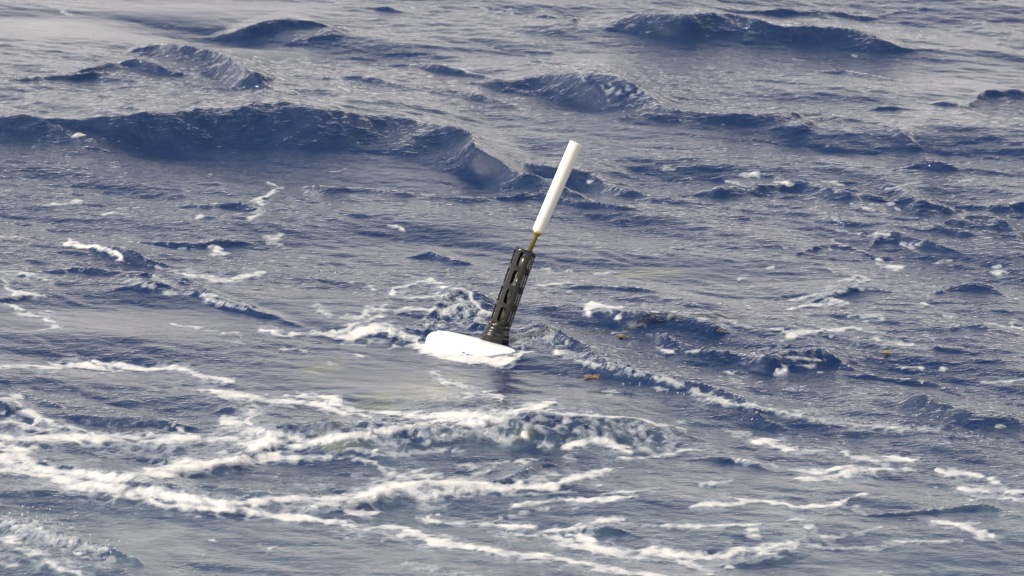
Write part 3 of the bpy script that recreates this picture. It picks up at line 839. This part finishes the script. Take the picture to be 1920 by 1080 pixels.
cage = obj('sensor_cage', cage_bm(), M_black, root)
so = cage.modifiers.new('thickness', 'SOLIDIFY'); so.thickness = 0.0042; so.offset = -1
# sensor stem and steel cells inside the cage
sb = lathe([(0, 0.05), (0.017, 0.05), (0.017, 0.12), (0.013, 0.125), (0.013, 0.15), (0.019, 0.155), (0.019, 0.21), (0.012, 0.215), (0.012, 0.25), (0.0185, 0.255), (0.0185, 0.305), (0.010, 0.315), (0, 0.315)], 32)
sensor = obj('sensor', sb, M_grey, root); sensor.location = (-0.012, 0.010, 0)
obj('conduit', lathe([(0, 0.03), (0.007, 0.03), (0.007, 0.31), (0, 0.31)], 16), simple('pale_tube', (0.3, 0.27, 0.22), .3), root).location = (0.008, 0.020, 0)
# small bolts near the foot of the cage
for a_ in (-0.35, 0.75, 1.9, 3.0, 4.1, 5.2):
    ob = obj('bolt', lathe([(0, 0.0022), (0.0022, 0.002), (0.0034, 0.0004), (0.0034, -0.002), (0, -0.002)], 12), M_brass, root)
    ob.matrix_local = Matrix.Translation((RC * math.cos(a_), RC * math.sin(a_), 0.052)) @ Matrix.Rotation(a_, 4, 'Z') @ Matrix.Rotation(math.pi / 2, 4, 'Y')

# antenna on its brass rod, slightly off the cage axis and turned a little further
am = bpy.data.objects.new('antenna', None)
MA = frame(999.5, 470.5, 0.0, R(23.4), R(4.0)) @ Matrix.Scale(0.968, 4)
# place its foot in the plane of the cage mouth
foot = MF @ Vector((0.0, 0.011, 0.318))
rod = obj('antenna_rod', lathe([(0, -0.075), (0.0082, -0.075), (0.0082, 0.078), (0.0095, 0.079), (0.014, 0.082), (0.0175, 0.087), (0.0178, 0.091), (0.015, 0.093), (0, 0.093)], 28), M_brass, root)
MA.translation = foot
rod.matrix_local = MF.inverted() @ MA
ant = obj('antenna', lathe([(0, 0.090), (0.0165, 0.090), (0.0200, 0.093), (0.0208, 0.097), (0.0222, 0.250), (0.0230, 0.418), (0.0226, 0.4215), (0.0212, 0.4235), (0, 0.4242)], 40), M_white, root)
ant.matrix_local = MF.inverted() @ MA

# ------------------------------------------------------------------ drops of spray, and added drops for sun sparkle
ico = bmesh.new(); bmesh.ops.create_icosphere(ico, subdivisions=1, radius=1)
iv = np.array([v.co[:] for v in ico.verts]); ifc = np.array([[v.index for v in f.verts] for f in ico.faces]); ico.free()
rn = np.random.default_rng(5)
DV, DF, cnt = [], [], 0
def drops(n_, cx, cy, sx, sy, zmax, rmin, rmax):
    global cnt
    for _ in range(n_):
        px = rn.normal(cx, sx); py = rn.normal(cy, sy)
        p = at(px, py)
        z = water_z(p[0], p[1]) + abs(rn.normal(0, zmax))
        r = rn.uniform(rmin, rmax) * (0.5 + rn.random() ** 3)
        s = np.array([r, r, r * rn.uniform(.8, 1.3)])
        DV.append(iv * s + np.array([p[0], p[1], z])); DF.append(ifc + cnt); cnt += len(iv)
drops(110, 865, 610, 28, 12, .03, .0012, .004)
drops(50, 1030, 648, 26, 8, .012, .0012, .0035)
for q in range(12): drops(7, 1110 + 28 * q, 695 + 8 * q, 14, 5, .006, .0012, .0038)
drops(60, 60, 990, 50, 12, .02, .0015, .004)
drops(36, 200, 1050, 20, 12, .02, .0015, .004)
drops(16, 700, 630, 60, 10, .01, .001, .003)
drops(22, 1700, 760, 120, 30, .02, .0012, .004)
drops(30, 940, 650, 26, 6, .01, .001, .003)
drops(50, 1140, 170, 45, 12, .01, .0012, .0035)  # extra drops added on the far crest to stand in for sun glints
drops(14, 560, 195, 40, 8, .01, .0012, .003)
drops(30, 800, 640, 20, 8, .015, .001, .003)
me = bpy.data.meshes.new('spray')
me.from_pydata(np.concatenate(DV).tolist(), [], np.concatenate(DF).tolist())
for p in me.polygons: p.use_smooth = True
me.materials.append(M_drop)
spray = bpy.data.objects.new('spray', me); COL.objects.link(spray)
tag(spray, 'clear droplets of spray thrown up round the float and crests, with some added as sun glints on a far wave', 'spray', None, 'stuff')

# ------------------------------------------------------------------ drifting weed
def weed(px, py, size, label, seed, zoff=0.0):
    rr = random.Random(seed)
    bm = bmesh.new()
    def blade(o, d, L, w):
        side = d.cross(Vector((0, 0, 1))).normalized()
        prev = None
        for k in range(5):
            t = k / 4
            c_ = o + d * L * t + Vector((0, 0, 0.35 * L * t * (1 - t)))
            ww = w * math.sin(math.pi * (0.12 + 0.88 * t)) * 0.5 + 0.0003
            a_, b_ = bm.verts.new(c_ - side * ww), bm.verts.new(c_ + side * ww + Vector((0, 0, ww * .4)))
            if prev: bm.faces.new((prev[0], prev[1], b_, a_))
            prev = (a_, b_)
    for s in range(rr.randint(4, 6)):
        a_ = rr.uniform(0, 2 * math.pi)
        o = Vector((0, 0, 0)); d = Vector((math.cos(a_), math.sin(a_), 0))
        L = size * rr.uniform(.6, 1.1)
        for k in range(7):
            q = o + d * L * k / 7 + Vector((0, 0, rr.uniform(-.002, .006)))
            for sgn in (-1, 1):
                b_ = a_ + sgn * rr.uniform(.5, 1.2)
                blade(q, Vector((math.cos(b_), math.sin(b_), rr.uniform(-.05, .35))).normalized(), size * rr.uniform(.25, .4), size * .09)
            if rr.random() < .5:
                bmesh.ops.create_icosphere(bm, subdivisions=1, radius=size * .035, matrix=Matrix.Translation(q + Vector((0, 0, .004))))
        blade(o, d, L, size * .05)
    p = at(px, py)
    z = water_z(p[0], p[1])
    p = at(px, py, z); z = water_z(p[0], p[1])
    o = obj('seaweed', bm, M_weed)
    o.location = (p[0], p[1], z - 0.001 + zoff)
    sm_ = o.modifiers.new('thickness', 'SOLIDIFY'); sm_.thickness = 0.0012
    tag(o, label, 'seaweed', 'clumps of drifting seaweed')
    return o
weed(1112, 688, .030, 'amber seaweed clump caught in the foaming crest right of the float', 1)
weed(1348, 617, .022, 'small golden seaweed clump on a wave below a curved foam line', 2)
weed(1668, 661, .026, 'pale orange seaweed sprig drifting on open water at the right', 3)
weed(1168, 630, .022, 'small brown seaweed tuft on a crest beside a foam fleck', 4, -.001)
